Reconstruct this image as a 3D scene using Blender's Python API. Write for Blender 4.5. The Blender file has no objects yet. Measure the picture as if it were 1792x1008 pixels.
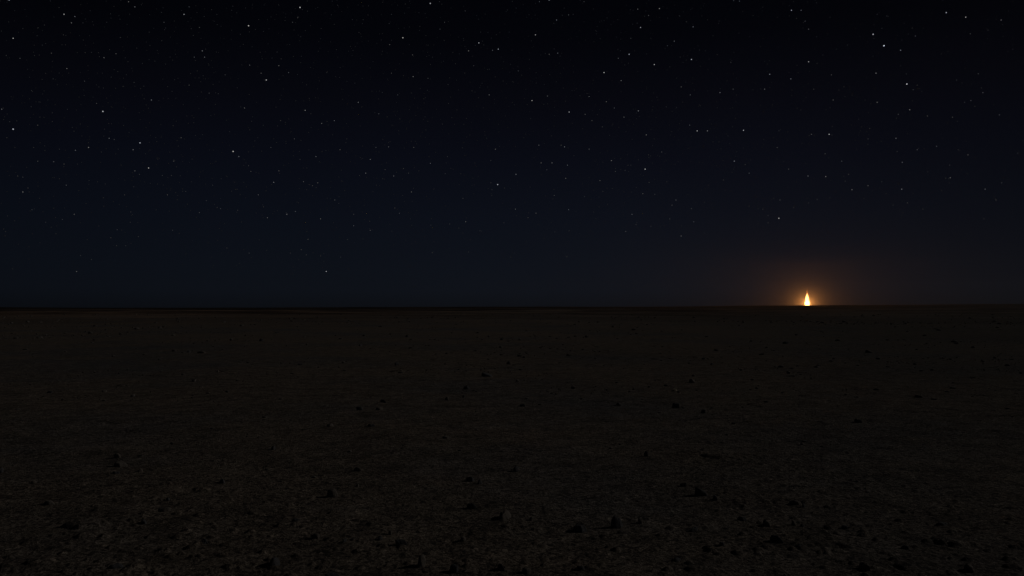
import bpy, math, random
import numpy as np
from mathutils import Vector

random.seed(7)
RNG = np.random.default_rng(11)
C = bpy.context.scene.collection
S = bpy.context.scene

# ------------------------------------------------------------------ camera, light, exposure
W0, H0 = 1792.0, 1008.0          # pixel grid used for the measurements below
FPX = 1406.0                     # focal length in those pixels
HOR = 540.0                      # row of the true horizon
PITCH = math.atan((HOR - H0 / 2) / FPX)
EYE = 1.62

cam = bpy.data.cameras.new('camera')
cam.sensor_width = 36.0
cam.lens = 36.0 * FPX / W0
cam.clip_start = 0.05
cam.clip_end = 30000.0
camo = bpy.data.objects.new('camera', cam)
C.objects.link(camo)
camo.location = (0, 0, EYE)
camo.rotation_euler = (math.radians(90) + PITCH, 0, 0)
S.camera = camo

S.view_settings.view_transform = 'Standard'
S.view_settings.look = 'None'
S.view_settings.exposure = 0.0
S.view_settings.gamma = 1.0
S.cycles.use_denoising = True
S.cycles.denoiser = 'OPENIMAGEDENOISE'
S.cycles.denoising_input_passes = 'RGB_ALBEDO_NORMAL'
S.cycles.max_bounces = 4
S.cycles.volume_bounces = 0
S.cycles.diffuse_bounces = 1
S.cycles.sample_clamp_indirect = 1.0
S.cycles.pixel_filter_type = 'BLACKMAN_HARRIS'
S.cycles.filter_width = 1.4

MOON_DIR = Vector((0.84, 0.24, 0.42)).normalized()     # towards the moon
moon = bpy.data.lights.new('moon', 'SUN')
moon.energy = 0.17
moon.angle = math.radians(0.5)
moon.color = (1.0, 0.93, 0.85)
mo = bpy.data.objects.new('moon', moon)
C.objects.link(mo)
mo.rotation_euler = MOON_DIR.to_track_quat('Z', 'Y').to_euler()

FLAME_D = 978.0
FLAME_X = (1412.5 - W0 / 2) / FPX * FLAME_D
FLAME_POWER = 52000.0
GLOW_DENS = 0.00075

world = bpy.data.worlds.new('World')
S.world = world
world.use_nodes = True
world.cycles.sampling_method = 'NONE'
nt = world.node_tree
nt.nodes.clear()
out = nt.nodes.new('ShaderNodeOutputWorld')
bg = nt.nodes.new('ShaderNodeBackground')
tc = nt.nodes.new('ShaderNodeTexCoord')
sep = nt.nodes.new('ShaderNodeSeparateXYZ')
nt.links.new(tc.outputs['Generated'], sep.inputs[0])
ramp = nt.nodes.new('ShaderNodeValToRGB')
nt.links.new(sep.outputs['Z'], ramp.inputs[0])


def lin(r, g, b):
    f = lambda c: c / 12.92 if c <= 0.04045 else ((c + 0.055) / 1.055) ** 2.4
    return (f(r / 255), f(g / 255), f(b / 255), 1)


# elevation z = sin(angle above the horizon)
stops = [(0.0, lin(12, 15, 20)), (0.022, lin(14.3, 18.6, 26)), (0.05, lin(13.5, 18, 26)), (0.11, lin(11.5, 15.5, 24.5)),
         (0.18, lin(9, 11.5, 20.5)), (0.25, lin(6.5, 7.5, 14.5)), (0.32, lin(3.0, 3.8, 8.4)), (0.40, lin(1.3, 1.9, 5.2)),
         (1.0, lin(0.8, 1.2, 3))]
els = ramp.color_ramp.elements
els[0].position, els[0].color = stops[0]
els[1].position, els[1].color = stops[-1]
for p, c in stops[1:-1]:
    e = els.new(p)
    e.color = c
# faint uneven airglow
nz = nt.nodes.new('ShaderNodeTexNoise')
nz.inputs['Scale'].default_value = 2.2
nz.inputs['Detail'].default_value = 3.0
nt.links.new(tc.outputs['Generated'], nz.inputs['Vector'])
mr = nt.nodes.new('ShaderNodeMapRange')
mr.inputs['From Min'].default_value = 0.3
mr.inputs['From Max'].default_value = 0.7
mr.inputs['To Min'].default_value = 0.92
mr.inputs['To Max'].default_value = 1.06
nt.links.new(nz.outputs['Fac'], mr.inputs['Value'])
nt.links.new(ramp.outputs['Color'], bg.inputs['Color'])
# lens vignetting put into the sky strength: dimmer towards both sides
band = nt.nodes.new('ShaderNodeFloatCurve')
band.mapping.curves[0].points[0].location = (0.0, 0.35)
band.mapping.curves[0].points[-1].location = (1.0, 0.2)
for xx, yy in ((0.18, 0.70), (0.26, 0.80), (0.42, 0.97), (0.56, 1.0), (0.68, 0.86), (0.78, 0.66)):
    band.mapping.curves[0].points.new(xx, yy)
band.mapping.update()
hx = nt.nodes.new('ShaderNodeMath'); hx.operation = 'MULTIPLY_ADD'
hx.inputs[1].default_value = 0.5; hx.inputs[2].default_value = 0.5
nt.links.new(sep.outputs['X'], hx.inputs[0])
nt.links.new(hx.outputs[0], band.inputs['Value'])
mm = nt.nodes.new('ShaderNodeMath'); mm.operation = 'MULTIPLY'
nt.links.new(mr.outputs['Result'], mm.inputs[0])
nt.links.new(band.outputs[0], mm.inputs[1])
nt.links.new(mm.outputs[0], bg.inputs['Strength'])
nt.links.new(bg.outputs[0], out.inputs[0])


# ------------------------------------------------------------------ helpers
def tag(o, label=None, cat=None, group=None, kind=None):
    if label: o['label'] = label
    if cat: o['category'] = cat
    if group: o['group'] = group
    if kind: o['kind'] = kind
    return o


def mesh_np(name, verts, faces, smooth=True):
    """faces: (n,k) int array"""
    me = bpy.data.meshes.new(name)
    n, k = faces.shape
    me.vertices.add(len(verts))
    me.vertices.foreach_set('co', np.ascontiguousarray(verts, np.float32).ravel())
    me.loops.add(n * k)
    me.loops.foreach_set('vertex_index', np.ascontiguousarray(faces, np.int32).ravel())
    me.polygons.add(n)
    me.polygons.foreach_set('loop_start', np.arange(0, n * k, k, dtype=np.int32))
    me.polygons.foreach_set('loop_total', np.full(n, k, np.int32))
    me.polygons.foreach_set('use_smooth', np.full(n, smooth, bool))
    me.update(calc_edges=True)
    return me


def h2(ix, iy, seed):
    """integer hash -> 0..1"""
    a = (ix.astype(np.int64) * 374761393 + iy.astype(np.int64) * 668265263 + seed * 974711) & 0xFFFFFFFF
    a = ((a ^ (a >> 13)) * 1274126177) & 0xFFFFFFFF
    a = ((a ^ (a >> 16)) * 2246822519) & 0xFFFFFFFF
    a = a ^ (a >> 15)
    return (a & 0xFFFFFF) / float(0x1000000)


def vnoise(x, y, s, seed):
    x = x / s; y = y / s
    ix = np.floor(x); iy = np.floor(y)
    fx = x - ix; fy = y - iy
    fx = fx * fx * fx * (fx * (fx * 6 - 15) + 10)
    fy = fy * fy * fy * (fy * (fy * 6 - 15) + 10)
    ix = ix.astype(np.int64); iy = iy.astype(np.int64)
    a = h2(ix, iy, seed); b = h2(ix + 1, iy, seed)
    c = h2(ix, iy + 1, seed); d = h2(ix + 1, iy + 1, seed)
    return (a + (b - a) * fx) * (1 - fy) + (c + (d - c) * fx) * fy - 0.5


def bumps(x, y, s, seed, dens):
    """half-buried pebbles: rounded caps scattered one per cell"""
    gx = np.floor(x / s).astype(np.int64); gy = np.floor(y / s).astype(np.int64)
    res = np.zeros_like(x)
    for dx in (-1, 0, 1):
        for dy in (-1, 0, 1):
            cx = gx + dx; cy = gy + dy
            px = (cx + 0.15 + 0.7 * h2(cx, cy, seed)) * s
            py = (cy + 0.15 + 0.7 * h2(cx, cy, seed + 1)) * s
            q = h2(cx, cy, seed + 2)
            rr = s * (0.20 + 0.34 * h2(cx, cy, seed + 3) ** 2)
            th = h2(cx, cy, seed + 4) * 3.1416
            asp = 0.65 + 0.5 * h2(cx, cy, seed + 5)
            ux = (x - px) * np.cos(th) + (y - py) * np.sin(th)
            uy = (-(x - px) * np.sin(th) + (y - py) * np.cos(th)) / asp
            d2 = (np.abs(ux) ** 2.4 + np.abs(uy) ** 2.4) ** (1 / 1.2) / (rr * rr)
            cap = np.sqrt(np.clip(1 - d2, 0, 1)) * rr * (0.35 + 0.5 * h2(cx, cy, seed + 6))
            res = np.maximum(res, np.where(q < dens, cap, 0))
    return res


def smooth01(t):
    t = np.clip(t, 0, 1)
    return t * t * (3 - 2 * t)


CREST_R = 955.0


def crest_height(az):
    """height of the far rise by azimuth (0 = straight ahead, + = right); seen at crest distance"""
    px = np.tan(np.clip(az, -1.3, 1.3)) * FPX + W0 / 2
    up = np.interp(px, [-2500, 0, 200, 450, 700, 900, 1130, 1350, 1600, 1792, 4200],
                   [3.0, 1.6, 1.5, 1.0, 2.0, 2.6, 3.4, 4.8, 6.2, 7.2, 8.0])
    return EYE + up / FPX * CREST_R


def base_height(x, y):
    """terrain without the small stones"""
    r = np.hypot(x, y) + 1e-6
    az = np.arctan2(x, y)
    near = smooth01(r / 12.0)
    z = 0.10 * vnoise(x, y, 34.0, 3) * near + 0.05 * vnoise(x, y, 11.0, 4) * near
    far = smooth01((r - 60) / 250.0)
    z = z + 0.9 * vnoise(x, y, 140.0, 5) * far + 0.5 * vnoise(x, y, 60.0, 6) * far * smooth01((1000 - r) / 300)
    crest = crest_height(az) + 0.9 * vnoise(x, y, 130.0, 8) + 0.35 * vnoise(x, y, 35.0, 9)
    t = smooth01((r - 330) / (CREST_R - 330))
    z = z * (1 - t) + crest * t
    z = z - 2.6 * smooth01((r - CREST_R) / 60.0) - 6.0 * smooth01((r - 1100) / 500.0)
    return z


def detail_height(x, y, sp):
    """small relief; sp is the grid spacing there, finer scales fade where the grid cannot carry them"""
    z = 0.030 * vnoise(x, y, 1.3, 21) + 0.020 * vnoise(x, y, 0.5, 22)
    patch = np.clip(0.55 + 1.5 * vnoise(x, y, 2.6, 31) + 1.1 * vnoise(x, y, 9.0, 32), 0.06, 1.0)
    for (s, a, seed) in ((0.22, 0.007, 23), (0.09, 0.006, 24), (0.04, 0.006, 25)):
        fade = np.clip(1.6 - sp * 2.4 / s, 0, 1)
        z = z + a * vnoise(x, y, s, seed) * fade * (0.4 + 0.6 * patch)
    for (s, dens, seed) in ((0.34, 0.02, 40), (0.15, 0.10, 50), (0.075, 0.45, 60), (0.034, 0.9, 70)):
        fade = np.clip(1.7 - sp * 2.6 / s, 0, 1)
        m = fade > 0
        if m.any():
            b = np.zeros_like(z)
            b[m] = bumps(x[m], y[m], s, seed, dens) * fade[m]
            z = z + b * (patch if s > 0.05 else 0.35 + 0.65 * patch) * (0.4 if s > 0.1 else 0.8)
    far = np.clip((sp - 0.04) / 0.3, 0, 1)
    z = z + far * (0.05 * vnoise(x, y, 3.1, 26) + 0.09 * vnoise(x, y, 7.0, 27))
    return z


# ------------------------------------------------------------------ materials
def new_mat(name):
    m = bpy.data.materials.new(name)
    m.use_nodes = True
    return m, m.node_tree, m.node_tree.nodes['Principled BSDF']


def ramp_node(t, src, pts, interp='LINEAR'):
    r = t.nodes.new('ShaderNodeValToRGB')
    r.color_ramp.interpolation = interp
    e = r.color_ramp.elements
    e[0].position, e[0].color = pts[0][0], (*pts[0][1], 1)
    e[1].position, e[1].color = pts[-1][0], (*pts[-1][1], 1)
    for p, c in pts[1:-1]:
        n = e.new(p); n.color = (*c, 1)
    t.links.new(src, r.inputs[0])
    return r.outputs['Color']


def noise_node(t, vec, scale, detail=4, rough=0.6):
    n = t.nodes.new('ShaderNodeTexNoise')
    n.inputs['Scale'].default_value = scale
    n.inputs['Detail'].default_value = detail
    n.inputs['Roughness'].default_value = rough
    t.links.new(vec, n.inputs['Vector'])
    return n.outputs['Fac']


def mix_node(t, fac, a, b, mode='MIX'):
    m = t.nodes.new('ShaderNodeMix')
    m.data_type = 'RGBA'
    m.blend_type = mode
    for s, v in ((m.inputs[0], fac), (m.inputs[6], a), (m.inputs[7], b)):
        if hasattr(v, 'is_output'): t.links.new(v, s)
        elif isinstance(v, (int, float)): s.default_value = v
        else: s.default_value = (*v, 1)
    return m.outputs[2]


def ground_material():
    m, t, b = new_mat('desert_gravel')
    g = t.nodes.new('ShaderNodeNewGeometry')
    pos = g.outputs['Position']
    # sand tone, then patches of darker cool gravel of several sizes
    sand = ramp_node(t, noise_node(t, pos, 0.9, 5), [(0.3, (0.245, 0.208, 0.172)), (0.55, (0.282, 0.236, 0.192)), (0.75, (0.298, 0.239, 0.192))])
    rust = ramp_node(t, noise_node(t, pos, 0.16, 3), [(0.5, (0, 0, 0)), (0.7, (0.15, 0.15, 0.15))])
    sand = mix_node(t, rust, sand, (0.275, 0.215, 0.168))
    patch = ramp_node(t, noise_node(t, pos, 0.11, 6, 0.65), [(0.46, (0, 0, 0)), (0.62, (0.85, 0.85, 0.85))])
    col = mix_node(t, patch, sand, (0.185, 0.185, 0.19))
    # vignette painted into the ground colour: darker towards the right
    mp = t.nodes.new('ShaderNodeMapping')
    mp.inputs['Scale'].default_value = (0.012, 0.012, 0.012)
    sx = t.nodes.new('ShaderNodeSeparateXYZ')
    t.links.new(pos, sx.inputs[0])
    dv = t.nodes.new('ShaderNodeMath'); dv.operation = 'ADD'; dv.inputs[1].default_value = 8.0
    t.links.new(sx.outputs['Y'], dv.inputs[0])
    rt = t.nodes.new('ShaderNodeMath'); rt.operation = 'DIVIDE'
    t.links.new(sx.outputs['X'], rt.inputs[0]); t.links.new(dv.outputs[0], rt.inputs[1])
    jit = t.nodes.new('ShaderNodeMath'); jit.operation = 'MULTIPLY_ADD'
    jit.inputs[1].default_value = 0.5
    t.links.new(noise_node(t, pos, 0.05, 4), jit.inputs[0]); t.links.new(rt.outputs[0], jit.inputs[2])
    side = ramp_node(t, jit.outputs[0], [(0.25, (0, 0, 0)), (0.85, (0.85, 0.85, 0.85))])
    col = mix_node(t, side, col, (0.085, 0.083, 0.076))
    # far streaks: broad patches of pale and dark ground
    ln = t.nodes.new('ShaderNodeVectorMath'); ln.operation = 'LENGTH'
    t.links.new(pos, ln.inputs[0])
    farm = t.nodes.new('ShaderNodeMapRange')
    farm.inputs['From Min'].default_value = 60; farm.inputs['From Max'].default_value = 260
    t.links.new(ln.outputs['Value'], farm.inputs['Value'])
    st = ramp_node(t, noise_node(t, pos, 0.016, 5, 0.6), [(0.42, (0.25, 0.22, 0.2)), (0.52, (0.7, 0.68, 0.66)), (0.62, (1.35, 1.25, 1.15))])
    col = mix_node(t, farm.outputs[0], col, mix_node(t, 1.0, col, st, 'MULTIPLY'))
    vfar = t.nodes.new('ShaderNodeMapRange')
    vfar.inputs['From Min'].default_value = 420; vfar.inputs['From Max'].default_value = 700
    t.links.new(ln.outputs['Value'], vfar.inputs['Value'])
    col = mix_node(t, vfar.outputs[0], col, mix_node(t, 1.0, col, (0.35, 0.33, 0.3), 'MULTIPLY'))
    # individual grains and pebbles have their own tones
    vo = t.nodes.new('ShaderNodeTexVoronoi'); vo.inputs['Scale'].default_value = 34
    t.links.new(pos, vo.inputs['Vector'])
    sp = t.nodes.new('ShaderNodeSeparateColor'); t.links.new(vo.outputs['Color'], sp.inputs[0])
    tone = ramp_node(t, sp.outputs[0], [(0.0, (0.35, 0.35, 0.38)), (0.3, (0.8, 0.8, 0.8)), (0.7, (1.05, 1.05, 1.05)), (0.95, (1.15, 1.13, 1.1)), (1.0, (1.9, 1.85, 1.8))])
    col = mix_node(t, 1.0, col, tone, 'MULTIPLY')
    mott = ramp_node(t, noise_node(t, pos, 3.0, 10, 0.82), [(0.34, (0.45, 0.45, 0.46)), (0.5, (1, 1, 1)), (0.68, (1.5, 1.5, 1.48))])
    col = mix_node(t, 1.0, col, mott, 'MULTIPLY')
    vo2 = t.nodes.new('ShaderNodeTexVoronoi'); vo2.inputs['Scale'].default_value = 80
    t.links.new(pos, vo2.inputs['Vector'])
    sp2 = t.nodes.new('ShaderNodeSeparateColor'); t.links.new(vo2.outputs['Color'], sp2.inputs[0])
    col = mix_node(t, 1.0, col, ramp_node(t, sp2.outputs[1], [(0.0, (0.5, 0.5, 0.5)), (0.5, (1, 1, 1)), (1.0, (1.45, 1.45, 1.45))]), 'MULTIPLY')
    # a warm, paler sheet of sand far off to the left
    lw = ramp_node(t, jit.outputs[0], [(0.0, (1, 1, 1)), (0.28, (0, 0, 0))])
    lw2 = mix_node(t, 1.0, lw, farm.outputs[0], 'MULTIPLY')
    lw3 = mix_node(t, vfar.outputs[0], lw2, (0, 0, 0))
    col = mix_node(t, lw3, col, mix_node(t, 1.0, col, (1.35, 1.15, 1.02), 'MULTIPLY'))
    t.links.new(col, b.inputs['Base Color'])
    b.inputs['Roughness'].default_value = 0.95
    b.inputs['Specular IOR Level'].default_value = 0.15
    bp = t.nodes.new('ShaderNodeBump')
    bp.inputs['Strength'].default_value = 1.0
    bp.inputs['Distance'].default_value = 0.035
    t.links.new(noise_node(t, pos, 28, 5, 0.7), bp.inputs['Height'])
    t.links.new(bp.outputs[0], b.inputs['Normal'])
    return m


def rock_material(name, c1, c2):
    m, t, b = new_mat(name)
    tcn = t.nodes.new('ShaderNodeTexCoord')
    oi = t.nodes.new('ShaderNodeObjectInfo')
    add = t.nodes.new('ShaderNodeVectorMath'); add.operation = 'ADD'
    t.links.new(tcn.outputs['Object'], add.inputs[0])
    t.links.new(oi.outputs['Location'], add.inputs[1])
    n = noise_node(t, add.outputs[0], 14, 6, 0.65)
    col = ramp_node(t, n, [(0.3, c1), (0.7, c2)])
    t.links.new(col, b.inputs['Base Color'])
    b.inputs['Roughness'].default_value = 0.9
    b.inputs['Specular IOR Level'].default_value = 0.25
    bp = t.nodes.new('ShaderNodeBump')
    bp.inputs['Strength'].default_value = 0.7
    bp.inputs['Distance'].default_value = 0.01
    t.links.new(noise_node(t, add.outputs[0], 40, 5, 0.7), bp.inputs['Height'])
    t.links.new(bp.outputs[0], b.inputs['Normal'])
    return m


M_GROUND = ground_material()
M_ROCK = rock_material('dark_basalt', (0.10, 0.103, 0.115), (0.21, 0.205, 0.205))
M_ROCK2 = rock_material('brown_stone', (0.19, 0.17, 0.15), (0.34, 0.30, 0.26))
M_PALE = rock_material('pale_stone', (0.30, 0.27, 0.20), (0.46, 0.40, 0.30))

# ------------------------------------------------------------------ ground
rs = [0.0, 0.6, 1.1, 1.6, 2.0, 2.4, 2.8, 3.1, 3.35, 3.55, 3.7]
r = 3.8
while r < 1640:
    rs.append(r)
    r += r * (0.0034 if r < 26 else 0.0034 + 0.0045 * min(1.0, (r - 26) / 60))
rs = np.array(rs)
az_in = np.linspace(-math.radians(46), math.radians(46), 1150)
az_out = np.linspace(math.radians(46), math.radians(314), 150)[1:-1]
azs = np.concatenate([az_in, az_out])
R, A = np.meshgrid(rs, azs, indexing='ij')
X = R * np.sin(A); Y = R * np.cos(A)
SPC = np.maximum(R * (az_in[1] - az_in[0]), np.gradient(rs)[:, None] * np.ones_like(A))
SPC[:, len(az_in):] = R[:, len(az_in):] * 0.03 + 0.1
Z = base_height(X, Y) + detail_height(X, Y, SPC)
Z[0, :] = Z[0, 0]
nr, na = R.shape
V = np.stack([X, Y, Z], -1).reshape(-1, 3)
idx = np.arange(nr * na).reshape(nr, na)
nxt = np.roll(idx, -1, axis=1)
F = np.stack([idx[:-1], nxt[:-1], nxt[1:], idx[1:]], -1).reshape(-1, 4)[:, ::-1]
inner = np.zeros(len(F), bool); inner[:na] = True
F = F[~inner]                                # centre handled below
gme = mesh_np('ground', V, F)
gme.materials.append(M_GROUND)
ground = bpy.data.objects.new('ground', gme)
C.objects.link(ground)
tag(ground, 'dark stony desert plain of sand and gravel under the night sky', None, None, 'structure')
import bmesh
bm = bmesh.new(); bm.from_mesh(gme); bm.verts.ensure_lookup_table()
ring = [bm.verts[int(i)] for i in idx[1]]
c0 = bm.verts[int(idx[0, 0])]
for i in range(na):
    bm.faces.new((c0, ring[(i + 1) % na], ring[i])).smooth = True
bmesh.ops.delete(bm, geom=[bm.verts[int(i)] for i in idx[0, 1:]], context='VERTS')
bm.to_mesh(gme); bm.free()
del R, A, X, Y, SPC, Z, V, F


def ground_z(x, y):
    x = np.atleast_1d(np.asarray(x, float)); y = np.atleast_1d(np.asarray(y, float))
    return base_height(x, y)


def ground_point(px, py):
    """point of the plain seen at a measured pixel"""
    d = EYE * FPX / (py - HOR)
    for _ in range(6):
        x = (px - W0 / 2) / FPX * d
        d = (EYE - float(ground_z(x, d)[0])) * FPX / (py - HOR)
    return (px - W0 / 2) / FPX * d, d


camo.location.z = EYE

# ------------------------------------------------------------------ rocks
def ico(sub):
    bm = bmesh.new()
    bmesh.ops.create_icosphere(bm, subdivisions=sub, radius=1.0)
    v = np.array([q.co[:] for q in bm.verts])
    f = np.array([[q.index for q in p.verts] for p in bm.faces])
    bm.free()
    return v, f


def rock_shape(sub, rng, flat=0.6, cuts=11, pointed=False):
    """an irregular stone: a ball cut by random planes, then roughened"""
    v, f = ico(sub)
    v = v.copy()
    for _ in range(cuts):
        n = rng.normal(size=3); n /= np.linalg.norm(n)
        d = rng.uniform(0.60, 0.88)
        s = v @ n
        k = s > d
        v[k] -= np.outer((s[k] - d) * 0.86, n)
    if pointed:
        v[:, :2] *= (1.0 - 0.12 * v[:, 2:3])
    w = v * 2.1 + rng.uniform(0, 50)
    nn = vnoise(w[:, 0] + w[:, 2] * 0.7, w[:, 1] - w[:, 2] * 0.6, 1.0, int(rng.integers(1000)))
    n2 = vnoise(w[:, 0] * 3 + w[:, 2] * 1.7, w[:, 1] * 3 - w[:, 2] * 1.9, 1.0, int(rng.integers(1000)))
    v *= (1 + 0.22 * nn + 0.09 * n2)[:, None]
    v[:, 2] *= flat
    zt = 0.62 * v[:, 2].max()
    hi = v[:, 2] > zt
    v[hi, 2] = zt + (v[hi, 2] - zt) * 0.55
    v[:, 0] /= np.abs(v[:, 0]).max(); v[:, 1] /= np.abs(v[:, 1]).max()
    v[:, 1] *= rng.uniform(0.65, 0.95)
    return v, f


ROCKS = [
 # px, py(base), width px, height px, style, label or None
 (207, 800, 15, 9, 'n', 'small dark rock, upper one of the close pair at lower left'),
 (213, 816, 25, 11, 'w', 'wedge-shaped dark rock, lower and wider one of the close pair at lower left'),
 (290, 896, 34, 12, 'f', 'long low slab-like rock in the lower left foreground, pale on its right end'),
 (254, 917, 20, 11, 'n', 'blunt dark rock just left of and below the long low slab rock'),
 (203, 995, 33, 13, 'f', 'wide flat dark rock at the bottom edge, nearest one at lower left'),
 (297, 876, 10, 8, 'n', 'small round stone right above the long low slab rock'),
 (248, 825, 11, 7, 'n', 'small round stone just right of and below the close pair of rocks'),
 (205, 830, 17, 7, 'f', 'flat cluster-like dark stone directly under the close pair of rocks'),
 (361, 949, 16, 10, 'n', 'lumpy dark stone alone in the gravel right of the flat foreground rocks'),
 (391, 845, 16, 10, 'n', None), (88, 880, 22, 7, 'f', None), (63, 844, 9, 6, 'n', None), (4, 824, 12, 7, 'n', None),
 (582, 868, 19, 17, 'n', 'upright blocky rock, dark on the left and lit on the right, left of centre'),
 (481, 988, 30, 18, 'n', 'large rounded rock near the bottom edge with a lit right shoulder'),
 (702, 952, 22, 12, 'n', 'grey hump-backed rock in the foreground just left of centre'),
 (738, 987, 22, 22, 'n', 'tall rounded blue-grey boulder near the bottom edge just left of centre'),
 (823, 841, 17, 9, 'f', 'flat dark rock, wider one of the two lying side by side near centre'),
 (840, 845, 10, 9, 'n', 'small knob of rock, right-hand one of the two lying side by side near centre'),
 (826, 888, 18, 10, 'n', 'low dark rock alone below the two side by side near centre'),
 (884, 906, 28, 15, 'n', 'broad dark lump of rock just below the middle of the plain'),
 (796, 996, 20, 12, 'n', 'dark rounded stone at the bottom edge right of the blue-grey boulder'),
 (519, 911, 13, 7, 'f', None), (555, 938, 15, 8, 'n', None), (605, 947, 11, 8, 'n', None), (627, 823, 17, 7, 'f', None),
 (582, 1010, 28, 12, 'n', 'rock cut off by the bottom edge, right of the large rounded rock'),
 (627, 850, 8, 5, 'n', None), (480, 785, 11, 7, 'n', None), (877, 993, 15, 10, 'n', None),
 (684, 933, 8, 10, 'p', None), (811, 941, 12, 6, 'n', None), (666, 943, 14, 8, 'n', None),
 (1080, 920, 26, 25, 'p', 'pointed cone-like dark rock, the tallest in the right foreground'),
 (1016, 928, 28, 12, 'f', 'flat dark rock lying left of the pointed cone-like rock'),
 (1227, 865, 24, 16, 'w', 'angular black rock with a sloping right side, right of centre'),
 (1197, 850, 16, 8, 'f', 'low flat stone just left of and behind the angular black rock'),
 (1340, 919, 20, 12, 'n', 'dark rounded stone in the right foreground, rightmost of a short broken row'),
 (1214, 928, 18, 9, 'n', 'grey rounded stone between the pointed rock and the short broken row'),
 (1262, 954, 16, 10, 'n', 'knobbly stone below and left of the short broken row in the right foreground'),
 (1120, 911, 13, 9, 'n', 'small dark stone just right of the pointed cone-like rock'),
 (1130, 795, 9, 8, 'n', None), (905, 823, 15, 9, 'n', None), (1180, 981, 22, 9, 'f', None),
 (1297, 909, 16, 8, 'f', 'flat stone in the short broken row, left of its rounded end stone'),
 (921, 998, 16, 9, 'n', None), (1015, 995, 18, 9, 'n', None), (931, 908, 12, 7, 'n', None), (1250, 872, 14, 8, 'n', None),
 (1389, 882, 26, 10, 'f', 'wide flat dark rock right of centre, larger of two touching stones'),
 (1404, 886, 9, 8, 'n', 'small pale-edged stone touching the right end of the wide flat dark rock'),
 (1387, 917, 12, 10, 'n', None), (1401, 920, 9, 7, 'n', None),
 (1358, 948, 25, 14, 'n', 'broad black lump of rock in the lower right foreground'),
 (1512, 993, 24, 13, 'n', 'dark lumpy rock near the bottom edge at lower right'),
 (1475, 923, 12, 7, 'n', None), (1692, 996, 22, 12, 'n', 'rock in the bottom right corner with a pale lit top edge'),
 (1394, 957, 15, 9, 'n', None), (1581, 958, 15, 7, 'f', None), (1645, 917, 22, 6, 'f', None),
 (87, 688, 13, 5, 'n', None), (184, 686, 12, 5, 'n', None), (352, 618, 16, 4, 'f', None), (330, 616, 9, 3, 'n', None),
 (165, 596, 5, 3, 'n', None), (430, 588, 5, 3, 'n', None), (320, 657, 5, 4, 'n', None), (382, 651, 6, 4, 'n', None),
 (712, 590, 7, 6, 'p', None), (631, 606, 8, 5, 'n', None), (694, 639, 8, 6, 'n', None), (853, 658, 20, 7, 'w', None),
 (817, 679, 11, 4, 'f', None), (782, 699, 9, 6, 'n', None), (811, 695, 8, 5, 'n', None), (671, 704, 12, 6, 'n', None),
 (664, 717, 12, 6, 'n', None), (629, 717, 14, 7, 'n', None), (588, 694, 14, 4, 'f', None), (537, 604, 5, 4, 'n', None),
 (484, 583, 7, 3, 'n', None), (457, 597, 8, 5, 'n', None), (525, 638, 9, 3, 'f', None), (650, 747, 18, 6, 'f', None),
 (578, 745, 14, 5, 'n', None), (783, 768, 17, 7, 'w', None), (890, 637, 8, 6, 'n', None), (878, 595, 5, 4, 'n', None),
 (1214, 659, 8, 5, 'n', 'small dark stone directly behind the black rock in the middle distance'),
 (1211, 669, 15, 9, 'p', 'triangular black rock in the middle distance, right of centre'),
 (1183, 713, 15, 10, 'n', 'round black rock below the pale flat stone in the middle distance'),
 (1180, 683, 13, 4, 'pale', 'pale flat stone lying between two black rocks in the middle distance'),
 (1187, 687, 6, 4, 'n', None), (1245, 638, 8, 4, 'n', None), (1231, 629, 7, 4, 'n', None),
 (974, 691, 8, 5, 'n', None), (1017, 699, 9, 4, 'n', None), (1072, 573, 5, 4, 'n', None), (1109, 578, 8, 4, 'n', None),
 (1026, 590, 7, 4, 'n', None), (994, 622, 6, 4, 'n', None), (1082, 708, 12, 5, 'n', None), (1316, 666, 11, 4, 'f', None),
 (1231, 722, 11, 7, 'n', None), (915, 711, 13, 5, 'f', None), (906, 667, 10, 4, 'n', None),
 (1367, 643, 13, 5, 'n', None), (1521, 618, 13, 7, 'w', 'dark rock alone on the plain to the right, below and beyond the flame'),
 (1375, 601, 11, 4, 'f', None), (1465, 597, 10, 4, 'n', None), (1622, 602, 6, 3, 'n', None), (1393, 587, 5, 3, 'n', None),
 (1607, 695, 14, 5, 'n', None), (1533, 683, 10, 4, 'f', None), (1500, 738, 15, 6, 'n', None), (1740, 627, 6, 3, 'n', None),
 (1702, 609, 7, 4, 'n', None), (1380, 653, 5, 4, 'pale', None),
]
rrng = np.random.default_rng(5)
protos = {}
for key, kw in (('n', dict(flat=0.75)), ('f', dict(flat=0.5)), ('w', dict(flat=0.6)), ('p', dict(flat=1.0, pointed=True, cuts=12)), ('pale', dict(flat=0.5))):
    lst = []
    for k in range(8 if key in 'nf' else 3):
        v, f = rock_shape(4, rrng, **kw)
        if key == 'w':
            v[:, 2] *= np.clip(1.0 - 0.6 * v[:, 0], 0.3, 1.6)
        me = mesh_np('rock', v, f, smooth=True)
        me.materials.append(M_PALE if key == 'pale' else (M_ROCK if k % 3 else M_ROCK2))
        lst.append((me, v[:, 2].max()))
    protos[key] = lst
cnt = {}
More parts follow.
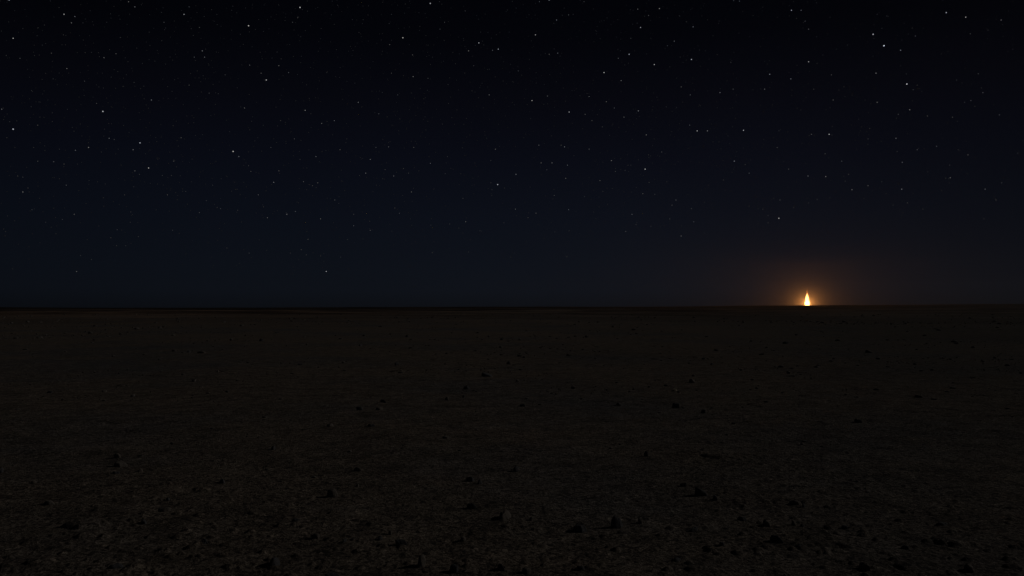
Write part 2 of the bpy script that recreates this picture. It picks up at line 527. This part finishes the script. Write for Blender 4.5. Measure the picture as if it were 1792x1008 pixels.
for (px, py, w, h, style, label) in ROCKS:
    x, y = ground_point(px, py)
    k = cnt.get(style, 0); cnt[style] = k + 1
    me, zmax = protos[style][k % len(protos[style])]
    o = bpy.data.objects.new('rock', me)
    C.objects.link(o)
    half = w / 2 / FPX * y
    hh = (0.74 if style == 'p' else 0.86) * h / FPX * y
    bury = 0.42
    sz = hh / (zmax * (1 - bury * 0.5))
    o.scale = (half * 1.05, half * 0.95, sz)
    o.rotation_euler = (0, 0, (0.25 * math.sin(px * 1.7)) if style in 'fw' else (px * 0.731 + 1.9) % 6.28)
    zg = float((base_height(np.array([x]), np.array([y])) + 0.0)[0])
    o.location = (x, y + half * 0.5, zg + hh - zmax * sz)
    if label:
        tag(o, label, 'rock', 'rocks scattered over the desert plain')
    elif py > 780:
        tag(o, 'small unremarkable dark stone half sunk in the foreground gravel', 'rock', 'small stones half sunk in the foreground gravel')
    elif style == 'pale':
        tag(o, 'tiny pale stone on the dark gravel below the flame, in the middle distance', 'rock', 'rocks scattered over the desert plain')
    else:
        tag(o, 'small dark stone on the gravel in the middle distance', 'rock', 'small dark stones in the middle distance')

# loose gravel nobody could count: one object
N = 9500
prng = np.random.default_rng(21)
gv, gf = [], []
shapes = [rock_shape(2, prng, flat=0.7, cuts=8) for _ in range(10)]
rr_ = np.exp(prng.uniform(math.log(4.2), math.log(240), N * 3))
az_ = prng.uniform(-math.radians(44), math.radians(44), N * 3)
gx_, gy_ = rr_ * np.sin(az_), rr_ * np.cos(az_)
clump = vnoise(gx_, gy_, 1.9, 91) + vnoise(gx_, gy_, 7.5, 92) + 0.8 * vnoise(gx_, gy_, 30.0, 93)
keep = np.where(prng.uniform(0, 1, N * 3) < np.clip(0.16 + 1.1 * clump, 0.02, 1))[0][:N]
off = 0
gz_ = base_height(gx_[keep], gy_[keep])
for i, z in zip(keep, gz_):
    wpx = 0.38 + 0.5 * prng.pareto(2.8)
    wpx = min(wpx, 2.6)
    s = min(wpx * rr_[i] / (FPX * 0.571), 0.16 + 0.0008 * rr_[i])
    v, f = shapes[int(prng.integers(10))]
    a = prng.uniform(0, 6.28)
    ca, sa = math.cos(a), math.sin(a)
    vv = v * np.array([s, s * 0.9, s * prng.uniform(0.6, 1.15)])
    q = np.empty_like(vv)
    q[:, 0] = vv[:, 0] * ca - vv[:, 1] * sa + gx_[i]
    q[:, 1] = vv[:, 0] * sa + vv[:, 1] * ca + gy_[i]
    q[:, 2] = vv[:, 2] + z + 0.1 * s
    gv.append(q); gf.append(f + off); off += len(q)
gme2 = mesh_np('gravel', np.concatenate(gv), np.concatenate(gf), smooth=False)
gme2.materials.append(rock_material('loose_gravel', (0.15, 0.145, 0.145), (0.28, 0.255, 0.225)))
gr = bpy.data.objects.new('gravel', gme2)
C.objects.link(gr)
tag(gr, 'loose stones and gravel strewn thickly over the desert plain', 'gravel', None, 'stuff')
del gv, gf

# ------------------------------------------------------------------ the flame on the horizon
flame = bpy.data.objects.new('flame', None)
flame.location = (FLAME_X, FLAME_D, float(ground_z(FLAME_X, FLAME_D)[0]))
C.objects.link(flame)
tag(flame, 'tall white-hot flame with an orange tip burning alone on the horizon', 'flame')
PXM = FLAME_D / FPX                      # metres per measured pixel there
sight = EYE + (540.0 - 535.5) / FPX * FLAME_D     # height of the crest line at that distance
base_off = sight - flame.location.z


def flame_mesh(name, prof, seed, wob, col, strength, parent):
    """prof: (height px above the crest line, full width px)"""
    n = 36
    hs = np.linspace(prof[0][0], prof[-1][0], 60)
    ws = np.interp(hs, [p[0] for p in prof], [p[1] for p in prof])
    vs = []
    for h, w in zip(hs, ws):
        z = base_off + h * PXM if h >= 0 else base_off + h * PXM
        for i in range(n):
            a = 2 * math.pi * i / n
            k = 1 + wob * float(vnoise(np.array([math.cos(a) * 1.3 + 5]), np.array([math.sin(a) * 1.3 + h * 0.16]), 1.0, seed)[0]) * 2
            rad = w / 2 * PXM * k * 0.9
            sway = wob * 3.0 * PXM * float(vnoise(np.array([0.3]), np.array([h * 0.12 + 0.4]), 1.0, seed + 3)[0]) * max(0, h) / 20
            vs.append((math.cos(a) * rad + sway, math.sin(a) * rad, z))
    vs = np.array(vs)
    m = len(hs)
    fs = []
    for j in range(m - 1):
        for i in range(n):
            fs.append((j * n + i, j * n + (i + 1) % n, (j + 1) * n + (i + 1) % n, (j + 1) * n + i))
    me = mesh_np(name, vs, np.array(fs))
    b = bmesh.new(); b.from_mesh(me); b.verts.ensure_lookup_table()
    b.faces.new([b.verts[i] for i in range(n)][::-1])
    b.faces.new([b.verts[(m - 1) * n + i] for i in range(n)])
    b.to_mesh(me); b.free()
    mt = bpy.data.materials.new(name + '_glow')
    mt.use_nodes = True
    t = mt.node_tree
    t.nodes.clear()
    o_ = t.nodes.new('ShaderNodeOutputMaterial')
    pv = t.nodes.new('ShaderNodeVolumePrincipled')
    pv.inputs['Density'].default_value = 0.0
    pv.inputs['Emission Strength'].default_value = strength
    pv.inputs['Emission Color'].default_value = (*col, 1)
    t.links.new(pv.outputs[0], o_.inputs['Volume'])
    mt.cycles.emission_sampling = 'NONE'
    me.materials.append(mt)
    o = bpy.data.objects.new(name, me)
    o.parent = parent
    C.objects.link(o)
    return o


bpx = -base_off / PXM
flame_mesh('flame_core', [(bpx, 8), (-1, 8.6), (2, 9.0), (4, 9.2), (6, 8.4), (10, 6.8), (14, 6.0), (17, 4.9), (19.5, 3.2), (22, 1.6), (24, 0.3)],
           3, 0.14, (1.0, 0.50, 0.16), 1.1, flame)
flame_mesh('flame_mantle', [(bpx, 10), (-1, 10.5), (3, 11.5), (6, 10.5), (11, 8.4), (15, 7.2), (18, 6.2), (22, 4.2), (27, 2.2), (31, 0.6)],
           8, 0.2, (1.0, 0.27, 0.04), 0.13, flame)
lamp = bpy.data.lights.new('flame_light', 'POINT')
lamp.energy = FLAME_POWER * 4 * math.pi / 3.0
lamp.color = (1.0, 0.37, 0.085)
lamp.shadow_soft_size = 1.2
lo = bpy.data.objects.new('flame_light', lamp)
lo.parent = flame
lo.location = (0, 0, base_off + 5.5 * PXM)
C.objects.link(lo)

# ------------------------------------------------------------------ stars
STARS = """16,0,1.5 112,25,1.5 131,29,2 125,40,2 23,67,1.5 40,50,3 66,49,3 225,3,2 236,12,2 287,39,2.5 322,25,1.5 290,49,3 288,52,3
331,12,2.5 435,45,1 349,48,2.5 354,89,1.8 360,86,3 340,100,2.3 358,100,2 203,94,2.3 182,101,2 117,120,2 90,93,2.5 35,102,2.5
11,97,2.8 93,138,2.8 148,142,2.5 181,154,3 180,195,1 265,175,1.8 169,181,2.5 3,191,2 23,226,1 17,213,2.8 66,219,2.5 191,242,2
200,244,2.5 12,241,2.8 428,189,2 317,241,2.2 303,220,2.8 366,163,2.5 382,164,2.8 331,149,2.5 394,131,2.6 437,114,2.2 111,61,2.8
74,79,3 224,108,3 249,111,3 271,107,3 525,13,1 521,31,2.5 512,39,2.5 461,55,3 466,140,1.2 488,115,2 505,127,2.2 457,128,2.2
485,91,2.8 492,103,2.8 562,50,3 572,127,2.8 591,9,2.8 685,25,2.8 681,41,2.8 705,66,1.2 682,78,2.2 753,6,1.2 770,51,2.5
778,39,2.5 769,3,2.8 722,96,2.3 723,134,1.8 685,128,2.5 749,137,2.5 757,100,3 838,75,1.3 820,89,1.8 862,88,2.2 872,86,1.5
814,19,2.6 784,148,2.8 826,159,2.8 856,166,2 785,181,2.8 669,162,2.8 696,166,2.5 627,179,1.8 585,211,2 563,216,2 534,193,1.6
544,199,2.8 491,211,2.6 515,243,2.3 607,243,2.8 663,199,2.2 774,217,2.8 829,115,2.6 961,0,1.5 944,3,2.3 974,35,1.8 937,61,1.5
1022,3,2.5 1116,16,2 1154,15,1.6 1135,27,2.3 1121,48,1.5 1213,47,1.9 1201,38,2.8 1101,95,1.4 1082,102,2.2 1145,113,1.4
1210,104,1.3 1057,127,1.3 1087,141,1.8 1180,72,2 1104,67,2.5 1168,80,2.6 976,93,2 961,95,2.2 931,176,1.4 958,168,2.2
996,196,1.4 1031,169,2 1061,178,2 1075,189,2.2 1024,200,2.2 1036,211,2.3 1054,222,2.6 1117,194,1.6 1092,205,2 1131,236,1.8
1192,152,2.2 1208,166,2.2 1260,162,1.8 1283,156,2.3 1347,130,1.6 1338,156,1.9 1220,229,1.3 1238,229,1.6 1301,228,1.3
1207,219,2.2 1279,109,2.6 1294,2,2.3 1284,1,2.5 1318,27,2.8 1312,64,2.8 907,124,2.5 995,26,2.3 1003,25,2.8 1166,187,2.7
1184,188,2.8 1385,18,1.5 1402,18,2 1394,32,2.8 1409,37,2.4 1415,51,2.2 1415,108,1.5 1384,138,1.8 1455,131,2.3 1528,60,1.1
1547,80,0.7 1576,88,1.7 1602,63,2.4 1656,22,1.3 1690,30,1.5 1752,35,2 1698,59,2.5 1533,128,1.8 1587,147,0.9 1598,157,2.6
1605,149,2.7 1535,179,1.9 1592,192,1.8 1572,200,2.4 1623,203,2.5 1667,205,2.4 1699,176,2.4 1688,179,2.6 1706,186,2.8
1720,162,2.3 1712,129,2.5 1749,201,2.4 1674,140,2.7 1458,175,2.2 1424,156,2.6 1420,235,2 1451,235,1.3 1522,225,2.6
1568,242,1.9 1519,243,2.6 1363,229,2.6 1535,25,2.8 1552,28,2.8 1765,19,2.8 1477,152,2.8 1429,5,2.8 245,250,1.2 233,262,1.8
260,294,1.3 236,299,2 244,305,2.6 155,258,1.6 132,263,2 104,261,2.8 59,258,2.8 66,282,2.4 94,283,2.2 112,287,2.4 40,336,1.7
49,329,2.6 31,308,2.6 40,310,2.6 116,324,2.2 130,375,2 109,384,2.6 408,265,1 418,274,1.8 304,282,2.2 293,341,2.2 284,307,2.6
300,307,2.6 349,372,2.2 302,403,2.4 205,402,2.4 242,414,2.4 229,371,2.6 228,389,2.8 194,416,2.4 204,430,2.6 220,430,2.7
141,447,2.4 160,454,2.6 134,475,1.7 56,367,2.4 80,389,2.8 436,443,2.2 397,434,2.6 386,365,2.3 380,363,2.6 416,368,2.4
361,351,2.5 439,300,2.3 435,290,2.6 372,324,2.7 325,335,2.7 181,346,2.9 218,341,2.5 234,327,2.7 98,409,3 553,274,1.9
479,319,1.6 488,299,2 452,341,2 461,362,2.5 468,381,1.8 502,375,1.5 517,370,2 561,383,1.8 531,318,2 556,320,2 547,325,2.3
586,350,2 593,356,2.7 619,375,2.3 619,395,2 648,403,2 595,262,2 648,279,1.8 640,303,1.7 629,307,2.7 680,257,2 658,258,2.3
689,308,1.8 674,297,2.3 715,303,2.5 706,295,2.4 720,336,1.8 699,373,2.1 691,364,2.3 724,258,2.2 753,286,2 783,274,2.7
779,304,2.6 810,347,2.3 815,388,1.8 787,392,2.4 754,394,2.5 867,261,2 859,281,2.6 871,323,1.1 861,332,2.6 859,320,2.6
883,329,2.7 840,404,2.6 882,390,2.6 803,399,2.7 539,419,2.1 527,437,2.1 536,446,2.2 561,448,2.7 508,443,2.5 596,450,2.3
571,475,1.3 610,471,2.7 757,442,2 820,441,2.3 894,450,2.5 608,419,2.6 647,387,2.7 474,258,2.5 525,279,2.6 943,254,2
988,257,1.7 982,254,2.3 1031,261,2.1 947,285,1.9 966,285,1.8 993,289,2 1070,281,1.7 1129,296,1.2 957,297,2.4 903,305,1.6
990,312,1.9 1050,316,2 1077,300,2.4 1094,298,2.5 1099,289,2.6 1104,289,2.7 1158,266,2.2 1135,271,2.6 1285,282,1.5 1304,288,2.5
1311,303,2.1 1266,315,2.5 1136,319,2.4 1125,339,2 1146,340,2.3 1167,318,2.7 1183,350,1.9 1176,359,2.1 1210,365,2 1233,354,2.6
1214,388,2 1172,383,2.3 1106,375,1.8 1113,393,2.4 1139,396,2.4 1095,405,2 1192,413,1.6 1233,408,2.2 1311,361,2.4 1335,366,2.4
1327,365,2.6 970,342,2.2 995,367,1.9 938,373,1.9 902,366,1.8 924,381,2.2 1023,344,2.6 1055,335,2.6 996,404,2.4 971,406,2.7
992,449,1.8 1205,463,2.7 1039,371,2.8 1344,377,2.4 1326,391,2.5 1360,258,2.3 1444,269,2.4 1380,296,2.3 1414,308,1.8
1445,309,1.6 1473,282,2.3 1485,305,2.4 1479,317,2.7 1491,332,1.7 1519,325,2 1543,318,2.5 1605,262,2.2 1579,284,2 1570,265,2.7
1639,256,2.2 1694,271,2.2 1677,262,2.6 1781,268,2.4 1662,289,2.6 1663,311,1.9 1655,312,2.5 1578,331,1.6 1588,355,2.2
1563,359,2.7 1753,320,2.3 1724,331,1.9 1743,350,2.5 1615,366,2.6 1722,383,2.5 1365,350,2.2 1389,363,2.3 1430,349,2.4
1415,355,2.6 1452,346,2.7 1363,382,1.2 1344,390,2.4 1493,405,2.4 1426,451,2.3 1400,424,2.8 1553,415,2.9 1354,347,2.7 1512,347,2.8"""
stars = [tuple(float(q) for q in s.split(',')) for s in STARS.split()]
stars.sort(key=lambda s: s[2])
STAR_LABEL = {
 (1547, 80): 'brightest white star high on the right, lower end of a close bright pair',
 (1528, 60): 'bright star high on the right, upper end of a close bright pair',
 (1587, 147): 'bright star at upper right, alone below the close bright pair',
 (1656, 22): 'bright star near the top right, left one of a wide level pair',
 (1690, 30): 'softer star near the top right, right one of a wide level pair',
 (180, 195): 'brightest star of the upper left sky, standing alone',
 (23, 226): 'bright star close to the left edge, halfway down the sky',
 (525, 13): 'bright star at the very top of the sky, left of the middle',
 (435, 45): 'bright star high on the left, the brightest between the corner and the middle',
 (466, 140): 'bright star left of centre, below two bright stars near the top',
 (408, 265): 'bright star halfway down the sky left of centre, with a faint one at lower right',
 (871, 323): 'brightest star in the middle of the sky',
 (1129, 296): 'bright star halfway down the sky right of centre',
 (571, 475): 'bright star low over the horizon left of centre',
 (1363, 382): 'bright star above and left of the flame, the brightest near its glow',
 (134, 475): 'lone star low over the horizon at far left',
 (992, 449): 'lone star low over the horizon just right of centre',
}
STAR_R = 6500.0


def px_dir(px, py):
    v = Vector(((px - W0 / 2) / FPX, 1.0, -(py - H0 / 2) / FPX))
    c, s = math.cos(PITCH), math.sin(PITCH)
    v = Vector((v.x, v.y * c - v.z * s, v.y * s + v.z * c))
    return v.normalized()


def star_params(m, py=0):
    m = m + max(0.0, py - 230) / 250 * 0.35 if m > 1.45 else m      # the air dims stars low in the sky
    flux = 1.1 * 10 ** (-0.74 * (m - 1)) * 0.326            # in pixels of the 1024-wide frame
    if m > 1.55: flux *= 0.68
    rad = 0.55 if m < 1.3 else (0.44 if m < 2 else 0.38)
    return rad, flux / (math.pi * rad * rad)


def star_mat():
    mt = bpy.data.materials.new('starlight')
    mt.use_nodes = True
    t = mt.node_tree
    t.nodes.clear()
    o_ = t.nodes.new('ShaderNodeOutputMaterial')
    em = t.nodes.new('ShaderNodeEmission')
    at = t.nodes.new('ShaderNodeAttribute')
    at.attribute_name = 'starlight'
    t.links.new(at.outputs['Color'], em.inputs['Color'])
    em.inputs['Strength'].default_value = 1.0
    t.links.new(em.outputs[0], o_.inputs['Surface'])
    mt.cycles.emission_sampling = 'NONE'
    return mt


M_STAR = star_mat()
sv, sf = ico(2)
sv1, sf1 = ico(1)
PX1024 = STAR_R / (FPX * 1024 / W0)
TINTS = [(0.9, 0.96, 1.1), (1, 1, 1), (1.02, 0.99, 0.95), (0.95, 0.98, 1.06)]


def star_color(me, n, c):
    a = me.attributes.new('starlight', 'FLOAT_COLOR', 'POINT')
    arr = np.ones((n, 4), np.float32)
    arr[:, :3] = c
    a.data.foreach_set('color', arr.ravel())


cache = {}
for i, (px, py, m) in enumerate(stars[:300]):
    key = (m, i % 4, int(py // 60))
    if key not in cache:
        rad, e = star_params(m, py)
        me = mesh_np('star', sv * rad * PX1024, sf)
        star_color(me, len(sv), np.array(TINTS[i % 4]) * e)
        me.materials.append(M_STAR)
        cache[key] = me
    o = bpy.data.objects.new('star', cache[key])
    C.objects.link(o)
    o.location = Vector((0, 0, EYE)) + px_dir(px, py) * STAR_R
    lb = STAR_LABEL.get((int(px), int(py)))
    tag(o, lb or 'small white pinpoint star in the dark night sky', 'star', 'bright stars' if lb else 'small stars')

srng = np.random.default_rng(77)
vs, fs, cs = [], [], []
off = 0


def add_star(px, py, m):
    global off
    rad, e = star_params(m, py * 0.6)
    d = px_dir(px, py)
    v = sv1 * rad * PX1024 + np.array(d) * STAR_R + np.array([0, 0, EYE])
    vs.append(v); fs.append(sf1 + off); off += len(v)
    cs.append(np.tile(np.array([*(np.array(TINTS[int(srng.integers(4))]) * e), 1.0]), (len(v), 1)))


for s in stars[300:]:
    add_star(*s)
n = 0
while n < 7000:
    px = srng.uniform(-900, 2700); py = srng.uniform(-500, 530)
    d = 0.55 + 0.45 * math.exp(-((px - 700) / 550) ** 2)
    d *= 1 if px < 1350 else max(0.35, 1 - (px - 1350) / 700)
    if py > 330: d *= max(0.02, 1 - (py - 330) / 170)
    d *= 0.6 + 0.8 * (float(vnoise(np.array([px]), np.array([py]), 160.0, 4)[0]) + 0.5)
    if srng.uniform() > d: continue
    add_star(px, py, 2.9 + min(1.0, srng.exponential(0.35)) if srng.uniform() < 0.3 else srng.uniform(3.0, 3.7))
    n += 1
sme = mesh_np('faint_stars', np.concatenate(vs), np.concatenate(fs))
a = sme.attributes.new('starlight', 'FLOAT_COLOR', 'POINT')
a.data.foreach_set('color', np.concatenate(cs).astype(np.float32).ravel())
sme.materials.append(M_STAR)
so = bpy.data.objects.new('faint_stars', sme)
C.objects.link(so)
tag(so, 'countless faint stars peppered over the whole night sky', 'stars', None, 'stuff')

# ------------------------------------------------------------------ added scattering volume, stands in for bloom round the flame
GLOW_R = 120.0
v_, f_ = ico(4)
v_ = v_ * GLOW_R
sm_me = mesh_np('glow_volume', v_, f_)
sm = bpy.data.materials.new('glow_scatter')
sm.use_nodes = True
t = sm.node_tree
t.nodes.clear()
o_ = t.nodes.new('ShaderNodeOutputMaterial')
pv = t.nodes.new('ShaderNodeVolumePrincipled')
tcn = t.nodes.new('ShaderNodeTexCoord')
ln = t.nodes.new('ShaderNodeVectorMath'); ln.operation = 'LENGTH'
t.links.new(tcn.outputs['Object'], ln.inputs[0])
fall = t.nodes.new('ShaderNodeMapRange')
fall.inputs['From Min'].default_value = 0.0
fall.inputs['From Max'].default_value = GLOW_R
fall.inputs['To Min'].default_value = 1.0
fall.inputs['To Max'].default_value = 0.0
t.links.new(ln.outputs['Value'], fall.inputs['Value'])
pw = t.nodes.new('ShaderNodeMath'); pw.operation = 'POWER'; pw.inputs[1].default_value = 2.6
t.links.new(fall.outputs[0], pw.inputs[0])
mu = t.nodes.new('ShaderNodeMath'); mu.operation = 'MULTIPLY'; mu.inputs[1].default_value = GLOW_DENS
t.links.new(pw.outputs[0], mu.inputs[0])
t.links.new(mu.outputs[0], pv.inputs['Density'])
pv.inputs['Anisotropy'].default_value = 0.72
pv.inputs['Color'].default_value = (0.92, 0.9, 0.88, 1)
t.links.new(pv.outputs[0], o_.inputs['Volume'])
sm_me.materials.append(sm)
smo = bpy.data.objects.new('glow_volume', sm_me)
C.objects.link(smo)
smo.location = (flame.location.x, flame.location.y, flame.location.z + base_off + 3.5)
smo.scale = (1.4, 1.0, 0.54)
tag(smo, 'added thin volume shaping the golden orange glow around the flame', 'glow_volume', None, 'stuff')

# ------------------------------------------------------------------ the air
HZ_TOP = 54.0
zlow = -12.0
hw = 1660.0
v = np.array([(x, y, z) for x in (-hw, hw) for y in (-hw, hw) for z in (zlow, HZ_TOP)])
f = np.array([(0, 1, 3, 2), (4, 6, 7, 5), (0, 4, 5, 1), (2, 3, 7, 6), (0, 2, 6, 4), (1, 5, 7, 3)])
hme = mesh_np('haze', v, f, smooth=False)
hm = bpy.data.materials.new('haze_air')
hm.use_nodes = True
t = hm.node_tree
t.nodes.clear()
o_ = t.nodes.new('ShaderNodeOutputMaterial')
pv = t.nodes.new('ShaderNodeVolumePrincipled')
pv.inputs['Density'].default_value = 0.00008
pv.inputs['Anisotropy'].default_value = 0.72
pv.inputs['Color'].default_value = (0.9, 0.9, 0.92, 1)
t.links.new(pv.outputs[0], o_.inputs['Volume'])
hme.materials.append(hm)
hz = bpy.data.objects.new('haze', hme)
C.objects.link(hz)
tag(hz, 'thin night haze over the plain glowing orange around the flame', 'haze', None, 'stuff')
